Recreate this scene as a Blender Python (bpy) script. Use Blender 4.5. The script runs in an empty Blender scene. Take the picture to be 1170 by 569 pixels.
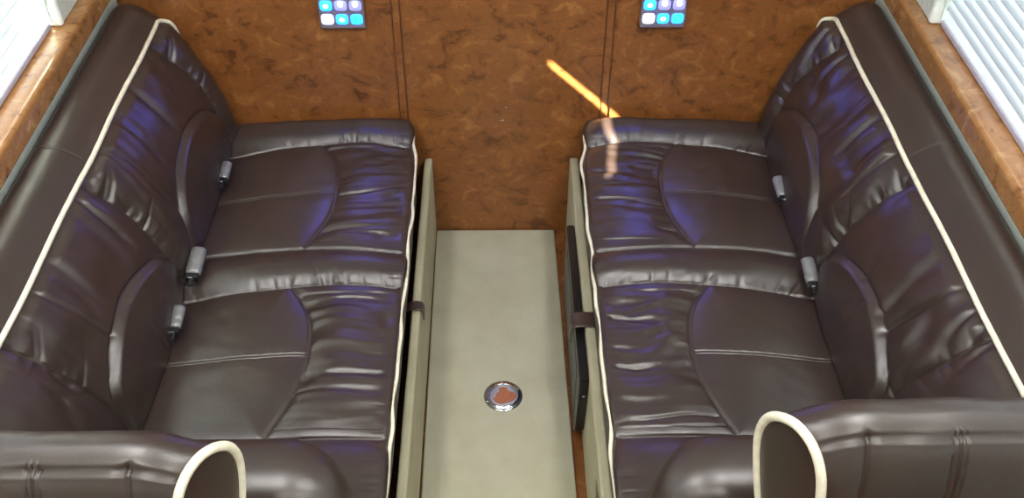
import bpy, bmesh, math
import numpy as np
from mathutils import Matrix, Vector

S = bpy.context.scene
C = S.collection
# ------------------------------------------------------------------ camera
cd = bpy.data.cameras.new('camera')
cam = bpy.data.objects.new('camera', cd); C.objects.link(cam); S.camera = cam
cd.sensor_width = 36; cd.lens = 1139.8 * 36 / 1170; cd.clip_start = .02
cam.matrix_world = Matrix(((0.999907, 0.005679, -0.012356, 0), (-0.012953, 0.674502, -0.738160, 0),
                           (0.004142, 0.738251, 0.674513, 2.1), (0, 0, 0, 1)))
S.view_settings.view_transform = 'Standard'; S.view_settings.look = 'None'
S.view_settings.gamma = 1; S.view_settings.use_curve_mapping = False
S.view_settings.exposure = 0.3
# ------------------------------------------------------------------ world, sun, added lamps
W = bpy.data.worlds.new('world'); S.world = W; W.use_nodes = True
W.node_tree.nodes['Background'].inputs[0].default_value = (.97, .985, 1, 1)
W.node_tree.nodes['Background'].inputs[1].default_value = 5.8
sd = bpy.data.lights.new('sun', 'SUN'); sd.energy = 130; sd.color = (1, .97, .82); sd.angle = math.radians(.5)
sun = bpy.data.objects.new('sun', sd); C.objects.link(sun)
SD = Vector((.6, .55, -.57)).normalized()
sun.rotation_euler = SD.to_track_quat('-Z', 'Y').to_euler(); sun.location = (-4, -3, 5)

def area(name, loc, size, power, col, aim):
    l = bpy.data.lights.new(name, 'AREA'); l.shape = 'RECTANGLE'; l.size, l.size_y = size
    l.energy = power; l.color = col
    o = bpy.data.objects.new(name, l); C.objects.link(o); o.location = loc
    o.rotation_euler = (Vector(aim) - Vector(loc)).to_track_quat('-Z', 'Y').to_euler()
    return o
CEIL = 2.5
LAMPS = [(-.62, .9), (.62, .9), (-.62, -.5), (.62, -.5)]
for x, y in LAMPS:
    area('ceiling_lamp', (x, y, CEIL - .05), (.22, .9), 15, (1, .97, .93), (x, y, 0))  # ceiling lamps added out of view to brighten the room
for sx in (-1, 1):     # bare strip light added over each window for sheen, no fixture there
    area('window_strip_lamp', (sx * .93, 1.2, 1.92), (.03, 1.9), 4.5, (.85, .92, 1), (sx * .80, 1.2, 0))
for x in (-.413, .437):
    area('switch_glow', (x, 2.335, .86), (.10, .17), .55, (.10, .10, 1), (x * 1.1, 1.6, .40))  # bare blue lamp added in front of each lit switch panel

# ------------------------------------------------------------------ materials
def lin(r, g, b):
    f = lambda c: (c / 255 / 12.92) if c / 255 <= .04045 else ((c / 255 + .055) / 1.055) ** 2.4
    return (f(r), f(g), f(b), 1)
class NT:
    def __init__(s, name):
        s.m = bpy.data.materials.new(name); s.m.use_nodes = True; s.t = s.m.node_tree
        s.b = s.t.nodes['Principled BSDF']
    def n(s, ty, **kw):
        o = s.t.nodes.new(ty)
        for k, v in kw.items():
            if k.startswith('i_'): o.inputs[k[2:].replace('_', ' ')].default_value = v
            else: setattr(o, k, v)
        return o
    def l(s, a, b): s.t.links.new(a, b)
    def noise(s, scale, detail=4, rough=.55, mapping=(1, 1, 1), dist=0):
        tc = s.n('ShaderNodeTexCoord'); mp = s.n('ShaderNodeMapping'); mp.inputs['Scale'].default_value = mapping
        s.l(tc.outputs['Object'], mp.inputs[0])
        nz = s.n('ShaderNodeTexNoise'); nz.inputs['Scale'].default_value = scale; nz.inputs['Detail'].default_value = detail
        nz.inputs['Roughness'].default_value = rough; nz.inputs['Distortion'].default_value = dist
        s.l(mp.outputs[0], nz.inputs['Vector']); return nz
    def ramp(s, src, stops):
        r = s.n('ShaderNodeValToRGB'); cr = r.color_ramp
        while len(cr.elements) < len(stops): cr.elements.new(.5)
        for e, (p, c) in zip(cr.elements, stops): e.position = p; e.color = c
        s.l(src, r.inputs[0]); return r
    def bump(s, src, strength, dist=.001, prev=None):
        b = s.n('ShaderNodeBump'); b.inputs['Strength'].default_value = strength; b.inputs['Distance'].default_value = dist
        s.l(src, b.inputs['Height'])
        if prev: s.l(prev.outputs[0], b.inputs['Normal'])
        s.l(b.outputs[0], s.b.inputs['Normal']); return b
def plain(name, col, rough=.5, metal=0, spec=None, bumpy=None):
    t = NT(name); t.b.inputs['Base Color'].default_value = col; t.b.inputs['Roughness'].default_value = rough
    t.b.inputs['Metallic'].default_value = metal
    nz = t.noise(bumpy[0] if bumpy else 60, 3)
    r = t.ramp(nz.outputs[0], [(.3, tuple(c * .88 for c in col[:3]) + (1,)), (.7, tuple(min(1, c * 1.08) for c in col[:3]) + (1,))])
    t.l(r.outputs[0], t.b.inputs['Base Color'])
    if spec is not None: t.b.inputs['Specular IOR Level'].default_value = spec
    if bumpy: t.bump(nz.outputs[0], bumpy[1], bumpy[2])
    return t.m
def leather(name, col, rough=.36):
    t = NT(name)
    a = t.noise(6, 3); r = t.ramp(a.outputs[0], [(.3, tuple(c * .86 for c in col[:3]) + (1,)), (.7, tuple(c * 1.12 for c in col[:3]) + (1,))])
    t.l(r.outputs[0], t.b.inputs['Base Color'])
    t.b.inputs['Roughness'].default_value = rough; t.b.inputs['Specular IOR Level'].default_value = .85
    v = t.n('ShaderNodeTexVoronoi'); v.inputs['Scale'].default_value = 520
    tc = t.n('ShaderNodeTexCoord'); t.l(tc.outputs['Object'], v.inputs['Vector'])
    b1 = t.bump(v.outputs['Distance'], .16, .0006)
    w = t.noise(34, 4, .6); t.bump(w.outputs[0], .12, .004, b1)
    return t.m
def burl(name, dark, mid, light, rough=.22, flat=(1, 1, 1)):
    t = NT(name)
    tc = t.n('ShaderNodeTexCoord'); mp = t.n('ShaderNodeMapping'); mp.inputs['Scale'].default_value = flat
    t.l(tc.outputs['Object'], mp.inputs[0])
    w = t.n('ShaderNodeTexNoise'); w.inputs['Scale'].default_value = 9; w.inputs['Detail'].default_value = 3
    t.l(mp.outputs[0], w.inputs['Vector'])
    mx = t.n('ShaderNodeMixRGB', blend_type='ADD'); mx.inputs[0].default_value = .14
    t.l(mp.outputs[0], mx.inputs[1]); t.l(w.outputs['Color'], mx.inputs[2])
    n1 = t.n('ShaderNodeTexNoise'); n1.inputs['Scale'].default_value = 21; n1.inputs['Detail'].default_value = 7
    n1.inputs['Roughness'].default_value = .62; n1.inputs['Distortion'].default_value = .35
    t.l(mx.outputs[0], n1.inputs['Vector'])
    r = t.ramp(n1.outputs[0], [(.33, dark), (.45, mid), (.55, mid), (.70, light)])
    # thin dark curls
    n2 = t.n('ShaderNodeTexNoise'); n2.inputs['Scale'].default_value = 13; n2.inputs['Detail'].default_value = 4
    n2.inputs['Distortion'].default_value = 1.6; t.l(mx.outputs[0], n2.inputs['Vector'])
    m1 = t.n('ShaderNodeMath', operation='SUBTRACT'); m1.inputs[1].default_value = .5; t.l(n2.outputs[0], m1.inputs[0])
    m2 = t.n('ShaderNodeMath', operation='ABSOLUTE'); t.l(m1.outputs[0], m2.inputs[0])
    r2 = t.ramp(m2.outputs[0], [(0, (.52, .48, .45, 1)), (.012, (.8, .78, .76, 1)), (.035, (1, 1, 1, 1))])
    mk = t.n('ShaderNodeMixRGB', blend_type='MULTIPLY'); mk.inputs[0].default_value = .35
    t.l(r.outputs[0], mk.inputs[1]); t.l(r2.outputs[0], mk.inputs[2])
    # large patches
    n3 = t.n('ShaderNodeTexNoise'); n3.inputs['Scale'].default_value = 5; n3.inputs['Detail'].default_value = 2
    t.l(mp.outputs[0], n3.inputs['Vector'])
    r3 = t.ramp(n3.outputs[0], [(.35, (.80, .78, .76, 1)), (.65, (1.0, 1.0, 1.0, 1))])
    mq = t.n('ShaderNodeMixRGB', blend_type='MULTIPLY'); mq.inputs[0].default_value = .8
    t.l(mk.outputs[0], mq.inputs[1]); t.l(r3.outputs[0], mq.inputs[2])
    t.l(mq.outputs[0], t.b.inputs['Base Color'])
    t.b.inputs['Roughness'].default_value = rough
    t.b.inputs['Coat Weight'].default_value = .25; t.b.inputs['Coat Roughness'].default_value = .15
    t.bump(n1.outputs[0], .10, .001)
    return t.m
def fabric(name, col, c2):
    t = NT(name)
    a = t.noise(7, 5, .6); r = t.ramp(a.outputs[0], [(.3, c2), (.7, col)])
    f = t.noise(420, 2, .7); r2 = t.ramp(f.outputs[0], [(.3, (.78, .78, .78, 1)), (.7, (1, 1, 1, 1))])
    m = t.n('ShaderNodeMixRGB', blend_type='MULTIPLY'); m.inputs[0].default_value = .8
    t.l(r.outputs[0], m.inputs[1]); t.l(r2.outputs[0], m.inputs[2]); t.l(m.outputs[0], t.b.inputs['Base Color'])
    t.b.inputs['Roughness'].default_value = .95; t.b.inputs['Specular IOR Level'].default_value = .1
    t.bump(f.outputs[0], .5, .002)
    return t.m
def emit(name, col, st):
    t = NT(name); t.b.inputs['Base Color'].default_value = col
    t.b.inputs['Emission Color'].default_value = col; t.b.inputs['Emission Strength'].default_value = st
    return t.m
M = {}
M['leather'] = leather('brown_leather', lin(50, 38, 32), .36)
M['strap'] = leather('strap_leather', lin(60, 42, 38), .4)
M['piping'] = plain('cream_piping', lin(222, 214, 190), .45)
M['burl'] = burl('burl_wood', lin(98, 56, 26), lin(136, 84, 42), lin(166, 110, 60), .30, (1, 1, 1.25))
M['burl_trim'] = burl('burl_trim', lin(84, 46, 22), lin(124, 76, 38), lin(160, 106, 60), .25)
M['bead'] = plain('dark_wood_bead', lin(98, 58, 32), .3)
M['sill'] = burl('burl_sill', lin(112, 70, 34), lin(156, 110, 66), lin(186, 144, 98), .16)
M['carpet'] = fabric('beige_carpet', lin(186, 184, 162), lin(172, 168, 144))
M['panel'] = fabric('beige_upholstery', lin(196, 190, 162), lin(180, 172, 142))
M['greywall'] = plain('pale_grey_wall', lin(186, 194, 186), .5)
M['white'] = plain('white_plastic', lin(232, 236, 230), .35)
M['frame'] = plain('pale_frame', lin(205, 214, 206), .4)
M['rail'] = plain('lavender_rail', lin(176, 172, 186), .5)
M['black'] = plain('black_plastic', lin(16, 18, 22), .35)
M['dark'] = plain('black_cloth', lin(12, 11, 12), .9)
M['side'] = plain('grey_side_cloth', lin(92, 88, 78), .8)
M['chrome'] = plain('chrome', lin(205, 206, 212), .18, 1)
M['foil'] = plain('torn_foil', lin(190, 188, 196), .35, .7, bumpy=(300, .6, .002))
M['copper'] = plain('bare_wood_disc', lin(158, 96, 66), .55)
M['silver'] = plain('silver_wrap', lin(128, 128, 128), .42, .45, bumpy=(140, .4, .002))
M['lamp'] = emit('lamp_diffuser', (1, .97, .93, 1), 2)
M['housing'] = plain('clear_grey_housing', lin(120, 112, 124), .25)
M['btn_cyan'] = emit('button_cyan', (.02, .26, 1, 1), 2.8)
M['btn_white'] = emit('button_white', (.86, .88, 1, 1), 1.4)
M['btn_grey'] = emit('button_lilac', (.30, .30, .62, 1), .75)
M['btn_core'] = emit('button_core', (.75, .9, 1, 1), 2.0)
t = NT('blind_slat'); t.b.inputs['Base Color'].default_value = lin(240, 243, 245); t.b.inputs['Roughness'].default_value = .45
tr = t.n('ShaderNodeBsdfTranslucent'); tr.inputs[0].default_value = (.86, .89, .92, 1)
mx = t.n('ShaderNodeMixShader'); mx.inputs[0].default_value = .55
out = t.t.nodes['Material Output']; t.l(t.b.outputs[0], mx.inputs[1]); t.l(tr.outputs[0], mx.inputs[2]); t.l(mx.outputs[0], out.inputs[0])
M['slat'] = t.m
t = NT('window_glass'); t.b.inputs['Roughness'].default_value = .02; t.b.inputs['Base Color'].default_value = (.9, .95, .93, 1)
tr = t.n('ShaderNodeBsdfTransparent'); tr.inputs[0].default_value = (.96, .99, .98, 1)
mx = t.n('ShaderNodeMixShader'); mx.inputs[0].default_value = .92
out = t.t.nodes['Material Output']; t.l(t.b.outputs[0], mx.inputs[1]); t.l(tr.outputs[0], mx.inputs[2]); t.l(mx.outputs[0], out.inputs[0])
M['glass'] = t.m
t = NT('tinted_glass'); t.b.inputs['Roughness'].default_value = .02
tr = t.n('ShaderNodeBsdfTransparent'); tr.inputs[0].default_value = (.20, .21, .23, 1)
mx = t.n('ShaderNodeMixShader'); mx.inputs[0].default_value = .95
out = t.t.nodes['Material Output']; t.l(t.b.outputs[0], mx.inputs[1]); t.l(tr.outputs[0], mx.inputs[2]); t.l(mx.outputs[0], out.inputs[0]); M['glass_tint'] = t.m

# ------------------------------------------------------------------ helpers
def mesh_obj(name, verts, faces, mat, parent=None, smooth=True):
    me = bpy.data.meshes.new(name); me.from_pydata([tuple(v) for v in verts], [], faces); me.update()
    me.materials.append(mat)
    if smooth: me.polygons.foreach_set('use_smooth', [True] * len(me.polygons))
    o = bpy.data.objects.new(name, me); C.objects.link(o)
    if parent:
        o.parent = parent; o.matrix_parent_inverse = Matrix.Translation(-parent.location)
    return o
def bm_obj(name, bm, mat, parent=None, smooth=False):
    bmesh.ops.recalc_face_normals(bm, faces=bm.faces[:])
    me = bpy.data.meshes.new(name); bm.to_mesh(me); bm.free(); me.materials.append(mat)
    if smooth: me.polygons.foreach_set('use_smooth', [True] * len(me.polygons))
    o = bpy.data.objects.new(name, me); C.objects.link(o)
    if parent:
        o.parent = parent; o.matrix_parent_inverse = Matrix.Translation(-parent.location)
    return o
def add_box(bm, lo, hi, bev=0, seg=2):
    r = bmesh.ops.create_cube(bm, size=1)
    for v in r['verts']:
        v.co = Vector([lo[i] + (v.co[i] + .5) * (hi[i] - lo[i]) for i in range(3)])
    if bev:
        es = list({e for v in r['verts'] for e in v.link_edges})
        bmesh.ops.bevel(bm, geom=es, offset=bev, segments=seg, profile=.5, affect='EDGES')
def box(name, lo, hi, mat, parent=None, bev=0, seg=2):
    lo, hi = [min(a, b) for a, b in zip(lo, hi)], [max(a, b) for a, b in zip(lo, hi)]
    bm = bmesh.new(); add_box(bm, lo, hi, bev, seg); return bm_obj(name, bm, mat, parent)
def add_tube(bm, pts, r, n=10, closed=False):
    pts = [Vector(p) for p in pts]; rings = []; up = None
    N = len(pts)
    for i, p in enumerate(pts):
        a = pts[(i - 1) % N] if (closed or i > 0) else p; b = pts[(i + 1) % N] if (closed or i < N - 1) else p
        t = (b - a).normalized()
        if up is None: up = t.orthogonal().normalized()
        up = (up - t * up.dot(t)).normalized(); sd_ = t.cross(up)
        rings.append([bm.verts.new(p + (up * math.cos(q) + sd_ * math.sin(q)) * r) for q in [2 * math.pi * k / n for k in range(n)]])
    for i in range(N if closed else N - 1):
        A, B = rings[i], rings[(i + 1) % N]
        # align seam when closed
        off = 0
        if closed and i == N - 1:
            off = min(range(n), key=lambda o_: (A[0].co - B[o_].co).length)
        for k in range(n):
            bm.faces.new((A[k], A[(k + 1) % n], B[(k + 1 + off) % n], B[(k + off) % n]))
    if not closed:
        bm.faces.new(rings[0][::-1]); bm.faces.new(rings[-1])
def tube(name, pts, r, mat, parent=None, n=10, closed=False):
    bm = bmesh.new(); add_tube(bm, pts, r, n, closed); return bm_obj(name, bm, mat, parent, True)
def add_cyl(bm, c, r, h, axis='Z', n=32, r2=None, bev=0):
    rot = {'Z': Matrix.Identity(4), 'Y': Matrix.Rotation(math.pi / 2, 4, 'X'), 'X': Matrix.Rotation(math.pi / 2, 4, 'Y')}[axis]
    q = bmesh.ops.create_cone(bm, cap_ends=True, segments=n, radius1=r, radius2=r if r2 is None else r2, depth=h,
                              matrix=Matrix.Translation(c) @ rot)
    if bev:
        es = [e for e in {e for v in q['verts'] for e in v.link_edges} if any(len(f.verts) > 4 for f in e.link_faces)]
        bmesh.ops.bevel(bm, geom=es, offset=bev, segments=2, affect='EDGES')
def thing(name, label, cat, loc=(0, 0, 0), group=None):
    o = bpy.data.objects.new(name, None); C.objects.link(o); o.location = loc; o.empty_display_size = .05
    return tag(o, label, cat, group)
def tag(o, label, cat, group=None):
    o['label'] = label; o['category'] = cat
    if group: o['group'] = group
    return o
def struct(o): o['kind'] = 'structure'; return o

rng = np.random.RandomState(7)
TAB = rng.rand(256, 256)
def vnoise(x, y):          # smooth value noise, 0..1
    x = np.asarray(x, float); y = np.asarray(y, float) + 0 * x; x = x + 0 * y
    xi = np.floor(x).astype(int); yi = np.floor(y).astype(int); fx = x - xi; fy_ = y - yi
    fx = fx * fx * (3 - 2 * fx); fy_ = fy_ * fy_ * (3 - 2 * fy_)
    g = lambda a, b: TAB[a & 255, b & 255]
    return (g(xi, yi) * (1 - fx) + g(xi + 1, yi) * fx) * (1 - fy_) + (g(xi, yi + 1) * (1 - fx) + g(xi + 1, yi + 1) * fx) * fy_
def ridged(x, y): return 1 - np.abs(2 * vnoise(x, y) - 1) * 2      # -1..1, sharp crests
def crease(x, y, k=3.0):   # narrow valleys on a flat field, 0..1
    v = np.abs(2 * vnoise(x, y) - 1); return np.exp(-(v * k) ** 2)
def seg_dist(PX, PY, poly, dense=4):
    P = np.array(poly, float)
    # smooth the polyline (Chaikin)
    for _ in range(2 if dense else 0):
        if len(P) > 2:
            Q = [P[0]]
            for a, b in zip(P[:-1], P[1:]): Q += [a * .75 + b * .25, a * .25 + b * .75]
            Q.append(P[-1]); P = np.array(Q)
    best = np.full(PX.shape, 9.); S_ = np.zeros(PX.shape); acc = 0; sg = np.zeros(PX.shape)
    for a, b in zip(P[:-1], P[1:]):
        d = b - a; L = np.hypot(*d)
        t_ = np.clip(((PX - a[0]) * d[0] + (PY - a[1]) * d[1]) / (L * L + 1e-12), 0, 1)
        qx = PX - a[0] - t_ * d[0]; qy = PY - a[1] - t_ * d[1]; r = np.hypot(qx, qy)
        m = r < best; best = np.where(m, r, best); S_ = np.where(m, acc + t_ * L, S_)
        sg = np.where(m, np.sign(d[0] * qy - d[1] * qx), sg); acc += L
    return best, S_, sg
def chaikin(P, n=3):
    P = np.array(P, float)
    for _ in range(n):
        Q = [P[0]]
        for a, b in zip(P[:-1], P[1:]): Q += [a * .75 + b * .25, a * .25 + b * .75]
        Q.append(P[-1]); P = np.array(Q)
    return P
def sstep(a, b, x): t_ = np.clip((x - a) / (b - a), 0, 1); return t_ * t_ * (3 - 2 * t_)

def round_poly(corners, step=.004):
    """corners: (x, z, radius) counter-clockwise. Returns an evenly spaced rounded outline."""
    n = len(corners); pts = []
    for i in range(n):
        p = np.array(corners[i][:2], float); r = corners[i][2]
        a = np.array(corners[i - 1][:2], float) - p; b = np.array(corners[(i + 1) % n][:2], float) - p
        la, lb = np.hypot(*a), np.hypot(*b); a /= la; b /= lb
        if r <= 0: pts.append(p); continue
        ang = math.acos(np.clip(a @ b, -1, 1)); tl = min(r / math.tan(ang / 2), la * .48, lb * .48)
        k = max(3, int(r / .003))
        for j in range(k + 1):
            u = j / k; pts.append((1 - u) ** 2 * (p + a * tl) + 2 * u * (1 - u) * p + u * u * (p + b * tl))
    return np.array(pts)
def resample(pts, N, closed=True):
    P = np.vstack([pts, pts[:1]]) if closed else np.asarray(pts)
    L = np.r_[0, np.cumsum(np.hypot(*np.diff(P, axis=0).T))]
    t_ = np.linspace(0, L[-1], N + (1 if closed else 0))
    if closed: t_ = t_[:-1]
    return np.c_[np.interp(t_, L, P[:, 0]), np.interp(t_, L, P[:, 1])]
def normals2(P):
    d = np.roll(P, -1, 0) - np.roll(P, 1, 0); n = np.c_[d[:, 1], -d[:, 0]]; n /= np.hypot(*n.T)[:, None] + 1e-9
    if np.sum(P[:, 0] * np.roll(P[:, 1], -1) - P[:, 1] * np.roll(P[:, 0], -1)) < 0: n = -n
    return n
def cushion(name, sec, ys, R0, R1, disp, sx, mat, parent, dscale=None, side=None, warp=None):
    """sec: closed outline (N,2) in the x-z plane; lofted along ys; ends rounded with radii R0 (first y) and R1 (last y);
    disp(Y, P, nrm) gives the outward displacement. Returns object and the displaced grid (sx=+1 frame)."""
    n2 = normals2(sec); N = len(sec)
    e0 = ys - ys[0]; e1 = ys[-1] - ys
    dl = np.where(e0 < R0, R0 - np.sqrt(np.maximum(0, R0 ** 2 - (R0 - e0) ** 2)), 0) if R0 else 0 * ys
    dl = dl + (np.where(e1 < R1, R1 - np.sqrt(np.maximum(0, R1 ** 2 - (R1 - e1) ** 2)), 0) if R1 else 0 * ys)
    Y = np.repeat(ys[:, None], N, 1); X = np.repeat(sec[None, :, 0], len(ys), 0); Z = np.repeat(sec[None, :, 1], len(ys), 0)
    NX = np.repeat(n2[None, :, 0], len(ys), 0); NZ = np.repeat(n2[None, :, 1], len(ys), 0)
    D = disp(Y, X, Z, NX, NZ) * sstep(0, .02, np.minimum(e0, e1) + .004)[:, None] - dl[:, None] * (1 if dscale is None else dscale[None, :])
    X = X + NX * D; Z = Z + NZ * D
    if warp: X = warp(X, Y)
    G = np.stack([X * sx, Y, Z], 2); V = G.reshape(-1, 3); F = []
    k = len(ys)
    for i in range(k - 1):
        for j in range(N):
            j2 = (j + 1) % N; q = (i * N + j, i * N + j2, (i + 1) * N + j2, (i + 1) * N + j)
            F.append(q)
    F.append(tuple(range(N))[::-1]); F.append(tuple((k - 1) * N + j for j in range(N)))
    o = mesh_obj(name, V, F, mat, parent)
    bm = bmesh.new(); bm.from_mesh(o.data); bmesh.ops.recalc_face_normals(bm, faces=bm.faces[:]); bm.to_mesh(o.data); bm.free()
    if side:
        o.data.materials.append(side)
        for p in o.data.polygons:
            c = p.center
            if abs(c.x) < .262 and c.z < TOP - .018 and abs(p.normal.x) > .5: p.material_index = 1
    return o, G

# ------------------------------------------------------------------ the room shell
D = 2.38
YB = -2.2
struct(box('floor', (-1.3, YB, -.06), (1.3, D + .05, 0), M['burl_trim']))
bm = bmesh.new()
add_box(bm, (-1.3, D, -.06), (1.3, D + .08, 1.30)); add_box(bm, (-1.3, D, 1.92), (1.3, D + .08, CEIL + .1))
add_box(bm, (-1.3, D, 1.30), (-.95, D + .08, 1.92)); add_box(bm, (.95, D, 1.30), (1.3, D + .08, 1.92))
struct(bm_obj('wall_far', bm, M['burl']))
fr3 = bmesh.new()
add_box(fr3, (-.97, D - .01, 1.28), (.97, D + .02, 1.31), .004); add_box(fr3, (-.97, D - .01, 1.91), (.97, D + .02, 1.94), .004)
add_box(fr3, (-.97, D - .01, 1.311), (-.94, D + .02, 1.909), .004); add_box(fr3, (.94, D - .01, 1.311), (.97, D + .02, 1.909), .004)
fr3 = struct(bm_obj('window_3', fr3, M['frame']))  # unseen window added so the seats pick up a bright sheen
bm = bmesh.new(); add_box(bm, (-.95, D + .04, 1.30), (.95, D + .044, 1.92)); bm_obj('pane', bm, M['glass_tint'], fr3)
bm = bmesh.new()
for a, b in (((-1.3, -.06), (1.3, 1.05)), ((-1.3, 1.95), (1.3, CEIL + .1)), ((-1.3, 1.05), (-.95, 1.95)), ((.95, 1.05), (1.3, 1.95))):
    add_box(bm, (a[0], YB - .08, a[1]), (b[0], YB, b[1]))
struct(bm_obj('wall_near', bm, M['greywall']))
bm = bmesh.new()
for a, b in (((-.98, 1.02), (.98, 1.06)), ((-.98, 1.94), (.98, 1.98)), ((-.98, 1.061), (-.93, 1.939)), ((.93, 1.061), (.98, 1.939))):
    add_box(bm, (a[0], YB - .03, a[1]), (b[0], YB + .012, b[1]), .004)
fr4 = struct(bm_obj('window_4', bm, M['frame']))  # window added behind the camera to lighten the armchair fronts
bm = bmesh.new(); add_box(bm, (-.95, YB - .05, 1.05), (.95, YB - .046, 1.95)); bm_obj('pane', bm, M['glass_tint'], fr4)
struct(box('ceiling', (-1.3, YB, CEIL), (1.3, D, CEIL + .1), M['white']))
WT = 1.70      # top of the windows
for sx, side in ((-1, 'left'), (1, 'right')):
    bm = bmesh.new()
    def wb(y0, y1, z0, z1, x0=1.07, x1=1.14):
        add_box(bm, (min(sx * x0, sx * x1), y0, z0), (max(sx * x0, sx * x1), y1, z1))
    wb(YB, D, -.06, .85, 1.0, 1.14)                      # the thick lower wall under the sill
    wb(YB, D, .85, .905)
    wb(2.12, D, .905, CEIL); wb(YB, .2, .905, CEIL)
    if side == 'left':     # a gap stays open above the left blind, where the low sun comes in
        def plate(poly):
            a = [bm.verts.new((-1.0735, y, z)) for y, z in poly]; b = [bm.verts.new((-1.0775, y, z)) for y, z in poly]
            bm.faces.new(a); bm.faces.new(b[::-1])
            for q in range(len(poly)): bm.faces.new((a[q], a[(q + 1) % len(poly)], b[(q + 1) % len(poly)], b[q]))
        sl = [(.781, 1.731), (1.088, 1.771), (1.268, 1.766)]; gp = .0195
        wb(.2, .781, WT, CEIL); wb(1.268, 2.12, WT, CEIL)
        plate([(.781, WT), (1.268, WT)] + sl[::-1])
        plate([(y, z + gp) for y, z in sl] + [(1.268, CEIL), (.781, CEIL)])
    else: wb(.2, 2.12, WT, CEIL)
    struct(bm_obj('wall_' + side, bm, M['greywall']))

# sills with rounded front edge
for sx, nm in ((-1, 'left'), (1, 'right')):
    sec = round_poly([(.983, .852, .006), (1.072, .852, 0), (1.072, .91, 0), (.983, .91, .013)])
    N = len(sec); ys = [YB, D]
    V = [(sx * p[0], y, p[1]) for y in ys for p in sec]
    F = [(j, (j + 1) % N, N + (j + 1) % N, N + j) for j in range(N)] + [tuple(range(N)), tuple(range(N, 2 * N))]
    o = mesh_obj('window_sill', V, F, M['sill'], None, False)
    bm = bmesh.new(); bm.from_mesh(o.data); bmesh.ops.recalc_face_normals(bm, faces=bm.faces[:]); bm.to_mesh(o.data); bm.free()
    struct(o); o.name = 'trim_%s_sill' % nm if False else ('trim_1' if sx < 0 else 'trim_2')

# moulding strips on the far wall
for i, x in enumerate((-.272, .300)):
    bm = bmesh.new()
    add_box(bm, (x - .0105, D - .0035, .30), (x + .0105, D + .001, 1.279), .001)
    tr_ = struct(bm_obj('trim_%d' % (3 + i), bm, M['burl'])); bm = bmesh.new()
    add_box(bm, (x - .0125, D - .006, .30), (x - .0085, D + .001, 1.279), .0012)
    add_box(bm, (x + .0085, D - .006, .30), (x + .0125, D + .001, 1.279), .0012)
    bm_obj('bead', bm, M['bead'], tr_)

# window surrounds, glass and blinds
for sx, side in ((-1, 'left'), (1, 'right')):
    i = 1 if sx < 0 else 2
    bm = bmesh.new()
    add_box(bm, (min(sx * 1.012, sx * 1.07), 2.075, .911), (max(sx * 1.012, sx * 1.07), 2.096, WT), .008, 3)
    fr = struct(bm_obj('window_%d' % i, bm, M['white'], None, True))
    bm = bmesh.new()
    add_box(bm, (min(sx * 1.018, sx * 1.07), 2.096, .911), (max(sx * 1.018, sx * 1.07), D, WT), .002)
    bm_obj('window_surround', bm, M['frame'], fr)
    bm = bmesh.new(); add_box(bm, (min(sx * 1.100, sx * 1.104), .2, .905), (max(sx * 1.100, sx * 1.104), 2.12, WT - .001))
    bm_obj('pane', bm, M['glass'], fr)
    bl = thing('window_blind', 'white slatted blind in the %s window, above the burl wood sill' % side, 'window blind',
               (sx * 1.05, 1.2, .912), 'window blinds')
    box('bottom_rail', (sx * 1.037, .25, .9115), (sx * 1.062, 2.07, .926), M['rail'], bl, .003)
    pitch = .0272
    # one slat profile: a shallow S that overlaps the next one
    prof = [(1.0405, -.002), (1.0405, .003), (1.0425, .010), (1.0455, .018), (1.0480, .026), (1.0495, .033), (1.0500, .039)]
    th = .0016; k = 0; z = .928
    while z + .040 < WT - .001:
        outer = [(x + .0, zz) for x, zz in prof]; inner = [(x + th, zz - .0005) for x, zz in prof[::-1]]
        sec = np.array(outer + inner); N = len(sec)
        V = [(sx * p[0], y, z + p[1]) for y in (.25, 2.068) for p in sec]
        F = [(j, (j + 1) % N, N + (j + 1) % N, N + j) for j in range(N)] + [tuple(range(N)), tuple(range(N, 2 * N))]
        o = mesh_obj('slat', V, F, M['slat'], bl, True)
        z += pitch; k += 1
    ztop = z
    for yy in (.55, 1.15, 1.75):
        pass
    # end bracket of the blind
    bm = bmesh.new()
    add_box(bm, (min(sx * 1.034, sx * 1.052), 2.0705, .925), (max(sx * 1.034, sx * 1.052), 2.0745, .985), .001)
    add_box(bm, (min(sx * 1.030, sx * 1.040), 2.066, .972), (max(sx * 1.030, sx * 1.040), 2.0745, .992), .002)
    bm_obj('end_bracket', bm, M['frame'], bl)

# lower wall strip colour and far-wall bits
for (x, z) in ((.020, .476), (.012, .432), (.006, .430), (.017, .101)):
    bm = bmesh.new(); add_cyl(bm, (x, D - .001, z), .0028, .003, 'Y', 12)
    tag(bm_obj('screw', bm, M['chrome']), {.476: 'topmost tiny metal screw on the burl wood wall between the seats',
        .432: 'right one of two tiny screws side by side on the burl wood wall', .430: 'left one of two tiny screws side by side on the burl wood wall',
        .101: 'tiny metal screw low on the burl wood wall near the carpet'}[z], 'screw', 'screws in the far wall')

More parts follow.
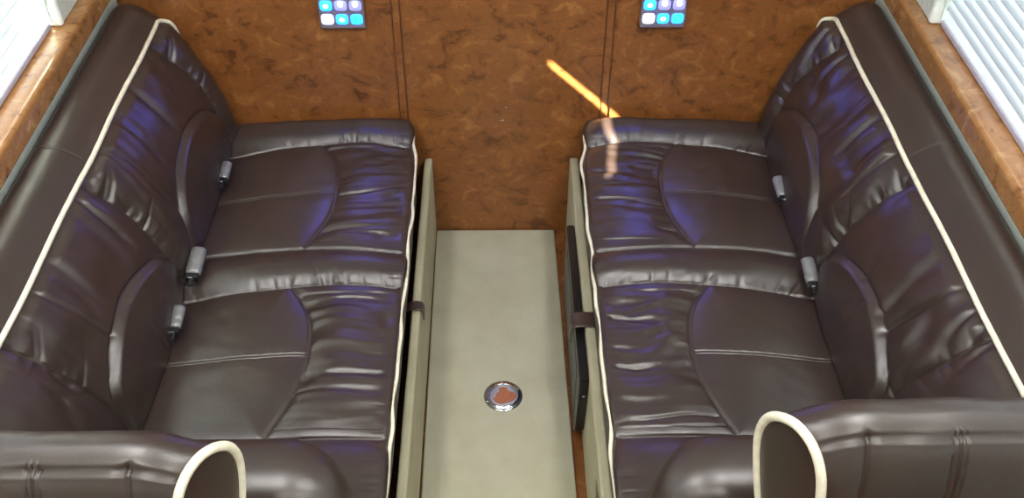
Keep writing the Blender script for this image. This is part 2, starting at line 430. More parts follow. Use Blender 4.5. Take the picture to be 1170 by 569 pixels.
# ------------------------------------------------------------------ sofas
TOP = .425
SEAT_SEAMS = dict(
    S1=[(2.215, .765), (2.232, .69), (2.252, .60), (2.262, .50), (2.268, .41), (2.262, .33), (2.245, .245)],
    S2u=[(1.80, .765), (1.822, .66), (1.832, .50), (1.825, .38), (1.812, .245)],
    S2l=[(1.656, .765), (1.682, .63), (1.698, .50), (1.703, .37), (1.690, .245)],
    S3=[(1.244, .80), (1.247, .53), (1.250, .42), (1.250, .245)],
    A1=[(2.262, .495), (2.21, .457), (2.14, .435), (2.05, .427), (1.96, .433), (1.88, .462), (1.832, .485)],
    A2=[(1.700, .50), (1.65, .462), (1.59, .438), (1.52, .426), (1.43, .428), (1.35, .447), (1.25, .488)],
    T1=[(2.008, .765), (2.028, .60), (2.050, .43)],
    T2=[(1.453, .765), (1.466, .60), (1.479, .428)])
BACK_SEAMS = dict(
    B1=[(2.205, .42), (2.225, .35), (2.255, .27), (2.265, .20), (2.262, .12), (2.235, .0)],
    B2u=[(1.765, .42), (1.795, .31), (1.803, .22), (1.825, .14)],
    B2l=[(1.635, .42), (1.672, .31), (1.686, .23), (1.688, .16), (1.684, .0)],
    B3=[(1.19, .42), (1.222, .28), (1.236, .20), (1.246, .13), (1.255, .0)],
    F1=[(1.325, .40), (1.352, .29), (1.372, .20)])
PADS = [[(2.262, -.03), (2.262, .09), (2.235, .145), (2.18, .188), (2.08, .215), (2.0, .217), (1.90, .192), (1.83, .148), (1.79, .07), (1.78, -.03)],
        [(1.70, -.03), (1.70, .09), (1.665, .148), (1.58, .190), (1.47, .212), (1.39, .205), (1.32, .178), (1.255, .136), (1.25, -.03)]]

def build_sofa(sx, side):
    seed = 3.7 if sx < 0 else 11.3
    sofa = thing('sofa', 'dark brown leather bench sofa with cream piping, along the %s wall' % side, 'sofa', (sx * .62, 1.65, 0), 'pair of facing sofas')
    # base
    bm = bmesh.new(); add_box(bm, (min(sx * .275, sx * .985), .97, .001), (max(sx * .275, sx * .985), 2.372, .318), .004)
    bm_obj('base', bm, M['dark'], sofa)
    # seat cushion ----------------------------------------------------
    sec = round_poly([(.231, .322, .008), (.775, .32, .01), (.785, TOP - .012, .02), (.60, TOP + .003, .2), (.40, TOP + .006, .1), (.232, TOP + .004, .016)])
    P1 = resample(sec, 330)
    ys = np.concatenate([.958 + .05 * np.linspace(0, 1, 14)[:-1] ** 1.6, np.linspace(1.008, 2.325, 640)[:-1], 2.3725 - .0475 * np.linspace(1, 0, 16) ** 1.6])
    def seat_disp(Y, X, Z, NX, NZ):
        top = sstep(.35, .9, NZ)
        ds = {k: seg_dist(Y, X, p) for k, p in SEAT_SEAMS.items()}
        def inarc(A, y0, y1):   # inside = behind the arc (towards the backrest)
            return np.where((Y > y0) & (Y < y1), np.where(ds[A][2] * (1 if ds[A][2][0, 0] else 1) > 0, 1, -1), 0)
        dm = np.minimum.reduce([ds[k][0] for k in ('S1', 'S2u', 'S2l', 'S3', 'A1', 'A2')])
        h = .011 * (1 - np.exp(-(dm / .034))) - .0050 * np.exp(-(dm / .0024) ** 2)
        # bands roll up
        for yc, w, a_ in ((1.757, .062, .014), (2.325, .07, .020), (1.11, .13, .014)):
            h += a_ * np.exp(-((Y - yc) / w) ** 4) * (1 - np.exp(-dm / .02))
        # twin-needle seams across the seat panels
        for k in ('T1', 'T2'):
            d = ds[k][0]; g = sstep(.425, .44, X)
            h += g * (-.0024 * np.exp(-((d - .0038) / .0018) ** 2) - .0016 * np.exp(-(d / .02) ** 2) + .0002 * np.exp(-(d / .0022) ** 2)
                      + .0008 * np.exp(-((d - .0065) / .002) ** 2) * np.sin(X * 1400))
        arcx = np.interp(Y[:, 0], [1.25, 1.35, 1.45, 1.52, 1.59, 1.70, 1.83, 1.90, 2.05, 2.14, 2.262],
                         [.488, .447, .428, .426, .438, .50, .485, .452, .427, .435, .495])[:, None]
        front = sstep(-.004, .02, arcx - X) * sstep(.25, .275, X + .01)
        # long pulls running from the arc to the piping
        wy = Y + .012 * (vnoise(X * 9 + seed, Y * 4) - .5) * 2
        pull = crease(wy * 21 + seed, X * 3.2 + seed, 4.0) * sstep(.30, .62, vnoise(Y * 9 + seed * 3, X * 7)) 
        pull2 = crease(wy * 40 + seed * 2, X * 5 + 7, 3) * sstep(.5, .8, vnoise(Y * 13 + seed, X * 9 + 3))
        inpan = ((Y > 1.27) & (Y < 1.67)) | ((Y > 1.85) & (Y < 2.24))
        h += np.where(inpan, front, 0) * (-.0060 * pull - .0045 * pull2 + .0070 * (vnoise(wy * 30 + seed, X * 4) - .5) + .0045 * (vnoise(wy * 58 + seed, X * 7) - .5))
        # gathers at the seams of the rolled bands
        for k, sg, amp in (('S2l', 1, .0130), ('S1', 1, .0110), ('S3', -1, .002), ('S2u', -1, .002)):
            d, s_, _ = ds[k]; yc = Y - np.interp(X[0], [p[1] for p in SEAT_SEAMS[k][::-1]], [p[0] for p in SEAT_SEAMS[k][::-1]])[None, :]
            on = sstep(0, .004, yc * sg)
            den = sstep(.30, .62, vnoise(s_ * 9 + seed, 3)) * .75 + .25
            g = crease(s_ * 40 + (d * 16) + seed, d * 9 + seed, 4.5)
            h += -amp * on * den * g * np.exp(-d / .026) + amp * .9 * on * den * (vnoise(s_ * 62 + seed * 3 + d * 9, d * 11) - .5) * np.exp(-d / .024)
            g2 = crease(s_ * 75 + seed + d * 12, d * 20, 3)
            h += -amp * .5 * on * den * g2 * np.exp(-d / .012)
        # seam puckers next to the piping
        h += -.0014 * crease(Y * 60 + seed, X * 3, 3) * np.exp(-np.abs(X - .25) / .014)
        h += .0030 * (vnoise(Y * 11 + seed, X * 11) - .5) + .0012 * (vnoise(Y * 34 + seed, X * 30) - .5)
        # back panels sag a little
        h += .006 * np.exp(-((X - .34) / .11) ** 2) 
        side_ = .004 * (vnoise(Y * 18 + seed, Z * 10) - .5)
        return h * top + side_ * (1 - top)
    cu, G = cushion('seat_cushion', P1, ys, .035, .045, seat_disp, sx, M['leather'], sofa, None, M['side'],
                    lambda X, Y: X + (.016 * sstep(2.15, 2.30, Y) + .022 * sstep(2.28, 2.372, Y) ** 2) * sstep(.42, .24, X))
    # front border in duller cloth below the piping
    # piping follows the displaced front-top edge
    j = int(np.argmin(np.hypot(P1[:, 0] - .2335, P1[:, 1] - (TOP - .002))))
    n2 = normals2(P1); pth = G[:, j, :].copy()
    keep = (ys > .99) & (ys < 2.352)
    pp = pth[keep][::4].copy()
    wv = .0022 * np.sin(pp[:, 1] * 26 + seed) + .0016 * np.sin(pp[:, 1] * 47 + seed * 2)
    pp[:, 0] += sx * (wv - .0045); pp[:, 2] += .0035
    for _ in range(3): pp[1:-1] = (pp[:-2] + pp[1:-1] * 2 + pp[2:]) / 4
    pp = list(pp); e = pp[-1].copy()
    for dx, dy, dz in ((.004, .008, .0), (.014, .015, -.002), (.028, .018, -.006)):
        pp.append(e + np.array([sx * dx, dy, dz]))
    tube('piping', pp, .0043, M['piping'], cu, 10)
    # backrest --------------------------------------------------------
    fb = [(.790, .34), (.757, .405), (.752, .45), (.762, .53), (.790, .62), (.832, .71), (.868, .765), (.883, .784)]
    fbx = np.array(fb)
    tvals = np.r_[0, np.cumsum(np.hypot(*np.diff(fbx, axis=0).T))]
    tt = np.linspace(0, tvals[-1], 160)
    from numpy import interp
    # smooth the front curve with a running mean
    fx_ = interp(tt, tvals, fbx[:, 0]); fz_ = interp(tt, tvals, fbx[:, 1])
    for _ in range(30):
        fx_[1:-1] = (fx_[:-2] + fx_[1:-1] + fx_[2:]) / 3; fz_[1:-1] = (fz_[:-2] + fz_[1:-1] + fz_[2:]) / 3
    front = np.c_[fx_, fz_]
    s0 = interp(.42, fz_, np.r_[0, np.cumsum(np.hypot(*np.diff(front, axis=0).T))])
    top = np.array([(.889, .793), (.90, .801), (.918, .815), (.936, .825), (.95, .829), (.972, .831), (.986, .830), (.9965, .812)])
    tl = np.r_[0, np.cumsum(np.hypot(*np.diff(top, axis=0).T))]
    tq = np.linspace(0, tl[-1], 40); topr = np.c_[interp(tq, tl, top[:, 0]), interp(tq, tl, top[:, 1])]
    for _ in range(6): topr[1:-1] = (topr[:-2] + topr[1:-1] + topr[2:]) / 3
    back = np.array([(.9965, .70), (.9965, .55), (.9965, .40), (.97, .34), (.88, .335)])
    sec = np.vstack([front, topr, back])[::-1]       # counter-clockwise seen in x-z
    sc = np.r_[np.r_[0, np.cumsum(np.hypot(*np.diff(front, axis=0).T))] - s0, np.full(len(topr), .5), np.full(len(back), 9.)][::-1]
    isf = np.r_[np.ones(len(front)), np.zeros(len(topr) + len(back))][::-1]
    ist = np.r_[np.zeros(len(front)), np.ones(len(topr)), np.zeros(len(back))][::-1]
    smax = sc[isf > 0].max()
    ysb = np.concatenate([.958 + .05 * np.linspace(0, 1, 12)[:-1] ** 1.6, np.linspace(1.008, 2.30, 620)[:-1], 2.372 - .072 * np.linspace(1, 0, 26) ** 1.7])
    def back_disp(Y, X, Z, NX, NZ):
        Sc = np.repeat(sc[None, :], len(ysb), 0); f = np.repeat(isf[None, :], len(ysb), 0); tp = np.repeat(ist[None, :], len(ysb), 0)
        ds = {k: seg_dist(Y, Sc, p) for k, p in BACK_SEAMS.items()}
        dm = np.minimum.reduce([ds[k][0] for k in ('B1', 'B2l', 'B3')])
        h = .011 * (1 - np.exp(-dm / .035)) - .0055 * np.exp(-(dm / .0026) ** 2)
        h += -.004 * np.exp(-(ds['B2u'][0] / .007) ** 2) - .0035 * np.exp(-(ds['F1'][0] / .006) ** 2)
        for yc, w in ((1.745, .06), (2.33, .08)):
            h += .010 * np.exp(-((Y - yc) / w) ** 4) * (1 - np.exp(-dm / .02))
        pads = np.zeros_like(Y)
        for pd in PADS:
            pd = [tuple(p) for p in chaikin(pd)]
            d, s_, sg = seg_dist(Y, Sc, pd, 0)
            yc = (pd[0][0] + pd[-1][0]) / 2
            inside = (np.abs(Y - yc) < .28) & (sg > 0) if False else None
            ysrt = sorted(pd[1:-1], key=lambda p: p[0])
            lim = interp(Y, [p[0] for p in ysrt], [p[1] for p in ysrt], left=-1, right=-1)
            ins = (Sc < lim) & (Y > pd[-1][0]) & (Y < pd[0][0])
            sd_ = np.where(ins, d, -d)
            pads = np.maximum(pads, sstep(-.001, .014, sd_))
            h += -.0045 * np.exp(-((sd_ + .001) / .0028) ** 2)
            # the pad is fullest along its upper edge and flattens down to the crease
            h += .014 * sstep(-.001, .018, sd_) * (.30 + .70 * sstep(-.02, .20, Sc)) + .004 * sstep(.02, .10, sd_)
        h += -.0022 * np.exp(-(seg_dist(Y, Sc, [(1.46, .2), (1.475, .11), (1.487, .0)])[0] / .007) ** 2) * pads
        free = (1 - pads)
        # fan folds above the pads, running up towards the piping
        wy = Y + .02 * (vnoise(Sc * 9 + seed, Y * 5) - .5) + -Sc * .10 * np.tanh((Y - 2.03) / .08) * sstep(1.72, 1.78, Y) - Sc * .10 * np.tanh((Y - 1.47) / .08) * sstep(1.78, 1.72, Y)
        up = sstep(.12, .28, Sc)
        pull = crease(wy * 24 + seed, Sc * 4 + seed, 3) * sstep(.35, .7, vnoise(Y * 9 + seed * 2, Sc * 6))
        h += free * up * (-.0085 * pull + .008 * (vnoise(wy * 26 + seed, Sc * 5) - .5))
        # gathers
        for k, sgn, amp in (('B1', -1, .008), ('B1', 1, .011), ('B2l', 1, .0135), ('B3', 1, .005), ('B3', -1, .004)):
            d, s_, _ = ds[k]; pl = BACK_SEAMS[k][::-1]
            yc = Y - interp(Sc, [p[1] for p in pl], [p[0] for p in pl])
            on = sstep(0, .004, yc * sgn) * free
            den = sstep(.35, .6, vnoise(s_ * 10 + seed, 5 + sgn)) * .8 + .2
            h += -amp * on * den * crease(s_ * 40 + seed + sgn * 5 + d * 14, d * 8 + seed, 4.5) * np.exp(-d / .028)
            h += -amp * .5 * on * den * crease(s_ * 70 + d * 9, d * 22 + seed, 3) * np.exp(-d / .012) + amp * .8 * on * den * (vnoise(s_ * 60 + seed * 2 + sgn * 3, d * 11) - .5) * np.exp(-d / .026)
        h += -.0022 * crease(Y * 62 + seed, Sc * 5, 2.6) * np.exp(-np.abs(smax - Sc) / .022)
        h += .004 * (vnoise(Y * 9 + seed, Sc * 9) - .5) + .0012 * (vnoise(Y * 30, Sc * 30 + seed) - .5)
        edge = sstep(0, .03, smax - Sc) * .9 + .1
        h = h * f * edge * sstep(-.03, .02, Sc)
        # top welt seam
        t_ = .0015 * (vnoise(Y * 8 + seed, X * 20) - .5) - .002 * np.exp(-((Y - 1.72) / .003) ** 2)
        return h + t_ * tp
    bk, G = cushion('backrest', sec, ysb, .04, .075, back_disp, sx, M['leather'], sofa, 1 - .55 * sstep(.22, .40, sc))
    j = int(np.argmax(isf > 0))              # first front point in the reversed order = the top of the front
    pth = G[:, j, :]; keep = (ysb > 1.0) & (ysb < 2.325)
    pp = pth[keep][::4].copy(); pp[:, 0] -= sx * .001; pp[:, 2] += .004
    pp[:, 0] += sx * .0016 * np.sin(pp[:, 1] * 15 + seed)
    pp = list(pp)
    for yy, dj in ((2.338, 3), (2.350, 9), (2.360, 17), (2.366, 26)):
        i = int(np.argmin(np.abs(ysb - yy))); q = G[i, j + dj, :].copy(); q[0] -= sx * .002; q[2] += .003; pp.append(q)
    cut = len(pp) - 8; pp = pp[:cut] + list(chaikin(pp[cut:], 3))
    tube('piping', pp, .0056, M['piping'], bk, 10)
    # arm bolster at the near end ------------------------------------
    sa = round_poly([(-.082, .43, .01), (.082, .43, .01), (.082, .63, .075), (-.082, .63, .075)][::1])
    sa = np.array(sa)[::-1]; sa = resample(sa, 70)
    n2 = normals2(sa); xs = np.r_[.262 + .125 * np.linspace(0, 1, 26) ** 1.8, np.linspace(.40, .975, 20)]
    V = []; c0 = np.array([0, .53])
    for x in xs:
        e = min(1, (x - .262) / .125); k = math.sqrt(max(0, 1 - (1 - e) ** 2))
        for p in sa:
            yy = p[0] * max(.02, k); zz = .43 + (p[1] + (.0 if 1 else 0) - .43) * (.55 + .45 * k) * (1 if 1 else 1)
            V.append((sx * x, 1.036 + yy - .04 * (1 - k), zz + .025 * (1 if p[1] > .5 else 0) * k))
    N = 70; F = [(i * N + q, i * N + (q + 1) % N, (i + 1) * N + (q + 1) % N, (i + 1) * N + q) for i in range(len(xs) - 1) for q in range(N)]
    F += [tuple(range(N)), tuple((len(xs) - 1) * N + q for q in range(N))]
    o = mesh_obj('armrest', V, F, M['leather'], sofa)
    bm = bmesh.new(); bm.from_mesh(o.data); bmesh.ops.recalc_face_normals(bm, faces=bm.faces[:]); bm.to_mesh(o.data); bm.free()
    return sofa
build_sofa(-1, 'left'); build_sofa(1, 'right')

# ------------------------------------------------------------------ seat belt buckles poking out of the creases
def buckle(loc, rot, L, r, label):
    L *= .86; r *= .88
    b = thing('seat_belt_buckle', label, 'seat belt buckle', (0, 0, 0), 'wrapped belt buckles')
    # local axis: +Y up the sleeve (towards the far wall)
    bm = bmesh.new()
    prof = [(0, .88), (.06, 1.0), (.30, 1.02), (.34, .97), (.38, 1.02), (.7, 1.03), (.74, .98), (.78, 1.02), (.96, 1.0), (1.0, .86)]
    rings = []
    for t_, k in prof:
        rings.append([bm.verts.new((math.cos(a) * r * k, t_ * L, math.sin(a) * r * k * .72)) for a in np.linspace(0, 2 * math.pi, 24, endpoint=False)])
    for A, B in zip(rings[:-1], rings[1:]):
        for q in range(24): bm.faces.new((A[q], A[(q + 1) % 24], B[(q + 1) % 24], B[q]))
    bm.faces.new(rings[0]); bm.faces.new(rings[-1])
    bm_obj('sleeve', bm, M['silver'], b, True)
    bm = bmesh.new(); add_box(bm, (-r * .8, -.012, -r * .55), (r * .8, .003, r * .45), .002)
    add_box(bm, (-r * .35, -.03, -r * .3), (r * .35, -.008, r * .15), .002)
    bm_obj('buckle_tip', bm, M['black'], b)
    bm = bmesh.new(); add_box(bm, (-r * .45, -.0135, r * .05), (r * .15, -.008, r * .42), .001); bm_obj('latch', bm, M['chrome'], b)
    b.location = loc; b.rotation_euler = rot
    return b
R_ = math.radians
buckle((-.725, 2.068, .466), (R_(14), 0, R_(-4)), .062, .0155, 'silver wrapped belt buckle on the left sofa, farthest of its three, nearest the burl wall')
buckle((-.722, 1.700, .470), (R_(14), 0, R_(-3)), .085, .021, 'large silver wrapped belt buckle in the middle of the three on the left sofa')
buckle((-.726, 1.532, .466), (R_(14), 0, R_(-2)), .066, .0165, 'silver wrapped belt buckle on the left sofa, nearest of its three')
buckle((.733, 1.980, .468), (R_(14), 0, R_(6)), .072, .018, 'silver wrapped belt buckle on the right sofa, nearer the burl wall')
buckle((.733, 1.660, .470), (R_(14), 0, R_(2)), .078, .0185, 'silver wrapped belt buckle on the right sofa, beside the gathered middle band')

# ------------------------------------------------------------------ beige panels beside the aisle
def panel(sx, xa, xb, side):
    sec = round_poly([(xa, .014 if sx < 0 else .002, .002), (xb, .014 if sx < 0 else .002, .002), (xb, .303, .009), (xa, .303, .007)])
    N = len(sec); ys = np.r_[np.linspace(.97, 2.374, 60)]
    V = []
    for i, y in enumerate(ys):
        for p in sec:
            w = .0015 * (vnoise(y * 7, 3 + sx) - .5) * (p[1] > .2)
            V.append((sx * (p[0] + w), y, p[1] + w - (.006 * sstep(2.35, 2.374, y) if p[1] > .2 else 0)))
    F = [(i * N + q, i * N + (q + 1) % N, (i + 1) * N + (q + 1) % N, (i + 1) * N + q) for i in range(59) for q in range(N)]
    F += [tuple(range(N)), tuple(59 * N + q for q in range(N))]
    o = mesh_obj('upholstered_panel', V, F, M['panel'], None, False)
    bm = bmesh.new(); bm.from_mesh(o.data); bmesh.ops.recalc_face_normals(bm, faces=bm.faces[:]); bm.to_mesh(o.data); bm.free()
    return tag(o, 'upright beige fabric-covered panel beside the aisle, along the front of the %s sofa' % side, 'panel', 'aisle side panels')
panel(-1, .1995, .222, 'left'); pr_ = panel(1, .2105, .236, 'right')
# dark notch near the bottom of the right panel
V = [(.2095, 1.285, .235), (.2095, 1.21, .262), (.2095, 1.21, .14), (.2112, 1.285, .235), (.2112, 1.21, .262), (.2112, 1.21, .14)]
o = mesh_obj('notch', V, [(0, 1, 2), (3, 5, 4), (0, 3, 4, 1), (1, 4, 5, 2), (2, 5, 3, 0)], M['black'], pr_, False); o['label'] = 'black triangular notch'
# leather straps over the panels
def strap(sx, y, xa, xb, drop, label, wid=.030):
    path = [(xb + .028, .286), (xb + .012, .300), (xb + .003, .3065), ((xa + xb) / 2, .3085), (xa - .001, .3065), (xa - .0055, .298), (xa - .006, .302 - drop * .5), (xa - .006, .302 - drop)]
    P = np.array(path); L = np.r_[0, np.cumsum(np.hypot(*np.diff(P, axis=0).T))]; t_ = np.linspace(0, L[-1], 60)
    Q = np.c_[np.interp(t_, L, P[:, 0]), np.interp(t_, L, P[:, 1])]
    for _ in range(8): Q[1:-1] = (Q[:-2] + Q[1:-1] + Q[2:]) / 3
    d = np.gradient(Q, axis=0); n = np.c_[d[:, 1], -d[:, 0]]; n /= np.hypot(*n.T)[:, None]
    V = []; prof = [(-wid / 2, 0), (-wid / 2, .003), (-wid * .42, .004), (-wid * .36, .003), (0, .0042), (wid * .36, .003), (wid * .42, .004), (wid / 2, .003), (wid / 2, 0)]
    for i in range(60):
        nn = n[i] if n[i][1] > 0 or i > 20 else n[i]
        for a, b in prof: V.append((sx * (Q[i, 0] - abs(n[i, 0]) * b * np.sign(-1 if False else 1)), y + a - .0 * i, Q[i, 1] + abs(n[i, 1]) * b))
    k = len(prof); F = [(i * k + q, i * k + (q + 1) % k, (i + 1) * k + (q + 1) % k, (i + 1) * k + q) for i in range(59) for q in range(k)]
    F += [tuple(range(k)), tuple(59 * k + q for q in range(k))]
    o = mesh_obj('leather_strap', V, F, M['strap'], None, True)
    bm = bmesh.new(); bm.from_mesh(o.data); bmesh.ops.recalc_face_normals(bm, faces=bm.faces[:]); bm.to_mesh(o.data); bm.free()
    return tag(o, label, 'strap', 'leather straps')
strap(-1, 1.752,   .1995, .222, .030, 'dark leather strap looped over the top of the left beige panel')
strap(1, 1.700, .184, .236, .05, 'dark leather strap holding the black case against the right beige panel', .050)

# the flat black case on the right panel
case = thing('black_case', 'flat black case standing upright against the aisle side of the right beige panel', 'case', (.197, 1.80, .012))
bm = bmesh.new()
V = [(.1875, y, z) for y, z in ((1.525, .21), (1.55, .06), (1.585, .012), (2.09, .012), (2.10, .272), (1.525, .283))]
W_ = [(.2095, y, z) for _, y, z in V]
vs = [bm.verts.new(v) for v in V + W_]
bm.faces.new(vs[:6]); bm.faces.new(vs[6:])
for q in range(6): bm.faces.new((vs[q], vs[(q + 1) % 6], vs[6 + (q + 1) % 6], vs[6 + q]))
bmesh.ops.recalc_face_normals(bm, faces=bm.faces[:])
bmesh.ops.bevel(bm, geom=bm.edges[:], offset=.003, segments=2, affect='EDGES')
bm_obj('shell', bm, M['black'], case)
bm = bmesh.new(); add_box(bm, (.1862, 1.60, .06), (.1885, 2.04, .235), .001); bm_obj('inset_face', bm, M['black'], case)
bm = bmesh.new(); add_cyl(bm, (.199, 1.526, .225), .0042, .004, 'Y', 16, bev=.0008); bm_obj('screw', bm, M['chrome'], case, True)

# ------------------------------------------------------------------ carpet runner and table socket
bm = bmesh.new(); add_box(bm, (-.199, .9, .0008), (.179, 2.376, .012), .004, 2)
for v in bm.verts:
    if v.co.x > 0: v.co.x += -.006 + (2.376 - v.co.y) * .012
    if v.co.x < 0: v.co.x += (2.376 - v.co.y) * .004
tag(bm_obj('carpet_runner', bm, M['carpet']), 'beige carpet runner filling the aisle floor between the two sofas', 'carpet')
sk = thing('table_leg_socket', 'round chrome table leg socket set in the beige carpet', 'floor socket', (.007, 1.702, .012))
cx, cy, cz = .007, 1.702, .0122
def ring_lathe(prof, n=56):
    bm = bmesh.new(); R = []
    for r, z in prof: R.append([bm.verts.new((cx + r * math.cos(a), cy + r * math.sin(a), cz + z)) for a in np.linspace(0, 2 * math.pi, n, endpoint=False)])
    for A, B in zip(R[:-1], R[1:]):
        for q in range(n): bm.faces.new((A[q], A[(q + 1) % n], B[(q + 1) % n], B[q]))
    return bm, R
bm, R = ring_lathe([(.052, 0), (.0515, .0022), (.049, .0032), (.043, .0036), (.041, .0058), (.0385, .0066), (.0365, .0056), (.0355, .003), (.0355, .0)])
bm_obj('flange', bm, M['chrome'], sk, True)
bm, R = ring_lathe([(.0362, .0004), (.0362, .0016), (.030, .0021), (.001, .0021)])
bm_obj('inner_plate', bm, M['foil'], sk, True)
pts = [(.0325, -8), (.031, 12), (.026, 28), (.020, 40), (.022, 55), (.020, 66), (.029, 74), (.030, 100), (.027, 118), (.017, 134), (.020, 150), (.022, 170), (.021, 185), (.027, 196), (.0315, 203), (.031, 225), (.029, 250), (.026, 270), (.024, 290), (.027, 310), (.030, 332)]
bm = bmesh.new()
lo = [bm.verts.new((cx + .002 + r * math.cos(R_(a)), cy + r * math.sin(R_(a)), cz + .0020)) for r, a in pts]
hi = [bm.verts.new((v.co.x, v.co.y, cz + .0034)) for v in lo]
bm.faces.new(hi); bm.faces.new(lo[::-1])
for q in range(len(lo)): bm.faces.new((lo[q], lo[(q + 1) % len(lo)], hi[(q + 1) % len(lo)], hi[q]))
o = bm_obj('bare_wood_centre', bm, M['copper'], sk); o['label'] = 'reddish brown irregular patch in the middle'
for a in (30, 92, 205, 300):
    bm = bmesh.new(); add_cyl(bm, (cx + .0462 * math.cos(R_(a)), cy + .0462 * math.sin(R_(a)), cz + .0042), .0034, .003, 'Z', 14, bev=.0007)
    bm_obj('screw', bm, M['chrome'], sk, True)

# ------------------------------------------------------------------ light switch panels on the far wall
def switch_panel(xc, label):
    p = thing('switch_panel', label, 'switch panel', (xc, D - .004, .745), 'switch panels')
    # housing with three columns and three rows of rocker buttons
    bm = bmesh.new(); add_box(bm, (xc - .060, D - .018, .7385), (xc + .060, D - .0005, .872), .004, 2)
    bm_obj('housing', bm, M['housing'], p)
    rows = [['btn_white', 'btn_cyan', 'btn_cyan'], ['btn_cyan', 'btn_grey', 'btn_grey'], ['btn_cyan', 'btn_cyan', 'btn_white']]
    for r in range(3):
        for c in range(3):
            bx_, bz = xc + (c - 1) * .0385, .7675 + r * .040
            bm = bmesh.new()
            n = 20
            for k, (s_, yy) in enumerate(((1, D - .0155), (1, D - .0185), (.86, D - .0210), (.55, D - .0215))):
                pass
            R = []
            for s_, yy in ((1, D - .0150), (1, D - .0185), (.86, D - .0210), (.45, D - .0215)):
                R.append([bm.verts.new((bx_ + .0165 * s_ * np.sign(math.cos(a)) * abs(math.cos(a)) ** .55, yy,
                                        bz + .0155 * s_ * np.sign(math.sin(a)) * abs(math.sin(a)) ** .55)) for a in np.linspace(0.01, 2 * math.pi + .01, n, endpoint=False)])
            for A, B in zip(R[:-1], R[1:]):
                for q in range(n): bm.faces.new((A[q], A[(q + 1) % n], B[(q + 1) % n], B[q]))
            bm.faces.new(R[-1])
            b = bm_obj('button', bm, M[rows[r][c]], p, True)
            b['label'] = {'btn_white': 'white lit button', 'btn_cyan': 'bright blue lit button', 'btn_grey': 'dim lilac button'}[rows[r][c]]
            if not (r == 0 and c != 1):
                bm = bmesh.new(); bmesh.ops.create_uvsphere(bm, u_segments=14, v_segments=8, radius=1)
                for v in bm.verts: v.co = Vector((bx_ + v.co.x * .0075, D - .0215 + v.co.y * .0012, bz + (.006 if r == 1 and c else .0) + v.co.z * (.009 if r == 1 and c else .006)))
                bm_obj('lit_symbol', bm, M['btn_core'], b, True)
switch_panel(-.413, 'blue-lit switch panel on the burl wall above the left sofa')
switch_panel(.437, 'blue-lit switch panel on the burl wall above the right sofa')

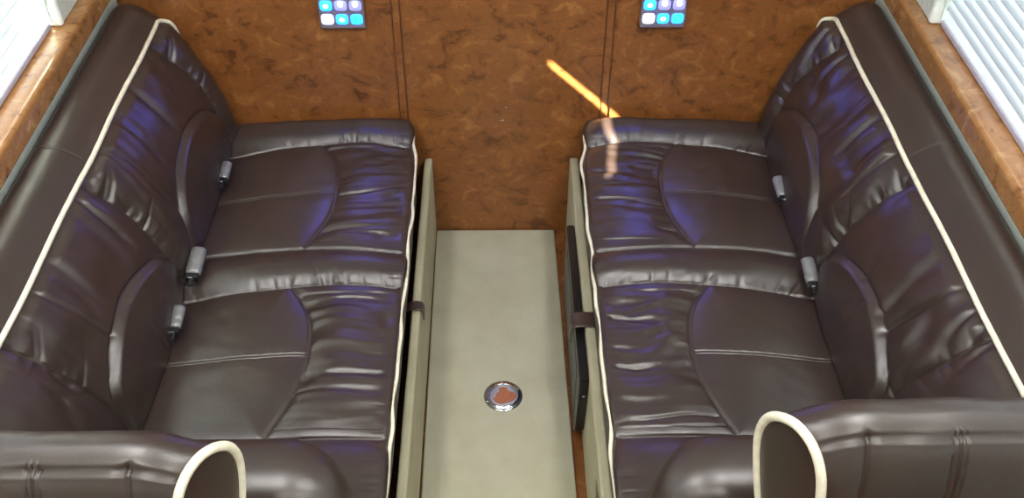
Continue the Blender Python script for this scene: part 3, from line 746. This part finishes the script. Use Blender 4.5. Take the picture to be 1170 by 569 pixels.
# ------------------------------------------------------------------ captain's chairs at the bottom of the picture
def chair(sx, dy, dz, label):
    ch = thing('armchair', label, 'armchair', (sx * .68, .6 + dy, 0), 'near armchairs')
    prof = [(.805, .60), (.797, .75), (.795, .85), (.800, .90), (.812, .95), (.835, .985), (.865, .998), (.895, .985), (.918, .955), (.925, .91), (.913, .85), (.885, .76), (.852, .66), (.835, .60)]
    P = np.array(prof); Q = []
    P2 = P.copy()
    for _ in range(2):
        T = []
        for a, b in zip(P2, np.roll(P2, -1, 0)): T += [a * .75 + b * .25, a * .25 + b * .75]
        P2 = np.array(T)
    P2 = resample(P2, 150)
    nn = normals2(P2)
    # arc coordinate from the seam point (.835,.985)
    xs = np.linspace(0, 1, 240); V = []
    k = len(P2); X1 = .985
    jx = int(np.argmin(np.hypot(P2[:, 0] - .833, P2[:, 1] - .984)))
    L = np.r_[0, np.cumsum(np.hypot(*np.diff(P2, axis=0).T))]; Lt = L[-1]
    dj = np.abs(L - L[jx]); dj = np.minimum(dj, Lt - dj)
    frontm = ((P2[:, 0] < .84) & (P2[:, 1] < .99)).astype(float)
    capx = .392 + (.925 - P2[:, 0]) * .50
    droop = lambda X: .034 * np.exp(-((X - .40) / .060) ** 2)
    for u in xs:
        X = capx + (X1 - capx) * u
        e = np.minimum(X - capx, .02); roundin = .006 * (1 - np.sqrt(np.clip(1 - (1 - e / .02) ** 2, 0, 1)))
        h = -.0045 * np.exp(-(dj / .003) ** 2) + .004 * (1 - np.exp(-dj / .02)) + .0025 * np.exp(-((dj - .007) / .003) ** 2)
        for xv, tw in ((.508, 0), (.636, 1)):
            if tw: g = -.004 * np.exp(-((X - xv) / .0022) ** 2) - .003 * np.exp(-((np.abs(X - xv) - .008) / .002) ** 2) + .003 * np.exp(-((np.abs(X - xv) - .0045) / .0022) ** 2) + .0012 * np.sin(L * 900) * np.exp(-((np.abs(X - xv) - .008) / .003) ** 2)
            else: g = -.005 * np.exp(-((X - xv) / .003) ** 2) - .003 * np.exp(-((X - xv) / .012) ** 2)
            h = h + g * frontm
        h = h + .003 * (vnoise(X * 14 + 5 * sx, L * 14) - .5) + frontm * .004 * (vnoise(X * 22 + 9 * sx, L * 9 + 4) - .5)
        h = h - roundin
        sag = droop(X)
        for q in range(k):
            V.append((sx * X[q], P2[q, 0] + nn[q, 0] * h[q] + dy, P2[q, 1] + nn[q, 1] * h[q] + dz - sag[q]))
    F = [(i * k + q, i * k + (q + 1) % k, (i + 1) * k + (q + 1) % k, (i + 1) * k + q) for i in range(len(xs) - 1) for q in range(k)]
    F.append(tuple((len(xs) - 1) * k + q for q in range(k)))
    # slightly domed cap
    base = len(V); cen = P2.mean(0); rings = 8; prev = [q for q in range(k)]
    for r in range(1, rings + 1):
        s_ = 1 - r / (rings + .6); ring = []
        for q in range(k):
            y, z = cen + (P2[q] - cen) * s_; x = .392 + (.925 - y) * .5 - .010 * (1 - s_ ** 2)
            ring.append(len(V)); V.append((sx * x, y + dy, z + dz - droop(capx[q])))
        F += [(prev[q], prev[(q + 1) % k], ring[(q + 1) % k], ring[q]) for q in range(k)]; prev = ring
    F.append(tuple(prev))
    o = mesh_obj('backrest', V, F, M['leather'], ch)
    bm = bmesh.new(); bm.from_mesh(o.data); bmesh.ops.recalc_face_normals(bm, faces=bm.faces[:]); bm.to_mesh(o.data); bm.free()
    pts = [(sx * (capx[q] - .001), P2[q, 0] + nn[q, 0] * .001 + dy, P2[q, 1] + nn[q, 1] * .001 + dz - droop(capx[q])) for q in range(0, k, 2)]
    tube('piping', pts,   .0074, M['piping'], o, 12, True)
    bm = bmesh.new(); add_box(bm, (min(sx * .47, sx * .95), .80 + dy, .42), (max(sx * .47, sx * .95), .86 + dy, .64 + dz), .015, 3); bm_obj('back_support', bm, M['leather'], ch)
    bm = bmesh.new(); add_box(bm, (min(sx * .44, sx * .97), .30 + dy, .33), (max(sx * .44, sx * .97), .84 + dy, .46), .03, 4); bm_obj('seat_cushion', bm, M['leather'], ch, True)
    bm = bmesh.new(); add_cyl(bm, (sx * .70, .58 + dy, .18), .05, .31); add_cyl(bm, (sx * .70, .58 + dy, .016), .19, .03, bev=.005); bm_obj('pedestal', bm, M['black'], ch)
chair(1, 0, 0, 'brown leather armchair in the lower right corner, cream piping looped around its back end')
chair(-1, -.03, -.02, 'brown leather armchair in the lower left corner, cream piping arched over its back end')

# ------------------------------------------------------------------ fixtures for the added ceiling lamps, unseen above the frame
for x, y in LAMPS:
    f = thing('ceiling_light', 'rectangular ceiling light above the %s sofa, %s the burl wall' % ('left' if x < 0 else 'right', 'nearer' if y > 0 else 'farther from'), 'ceiling light', (x, y, CEIL), 'ceiling lights')
    box('housing', (x - .13, y - .47, CEIL - .03), (x + .13, y + .47, CEIL), M['white'], f, .004)
    box('diffuser', (x - .11, y - .45, CEIL - .036), (x + .11, y + .45, CEIL - .0305), M['lamp'], f, .002)
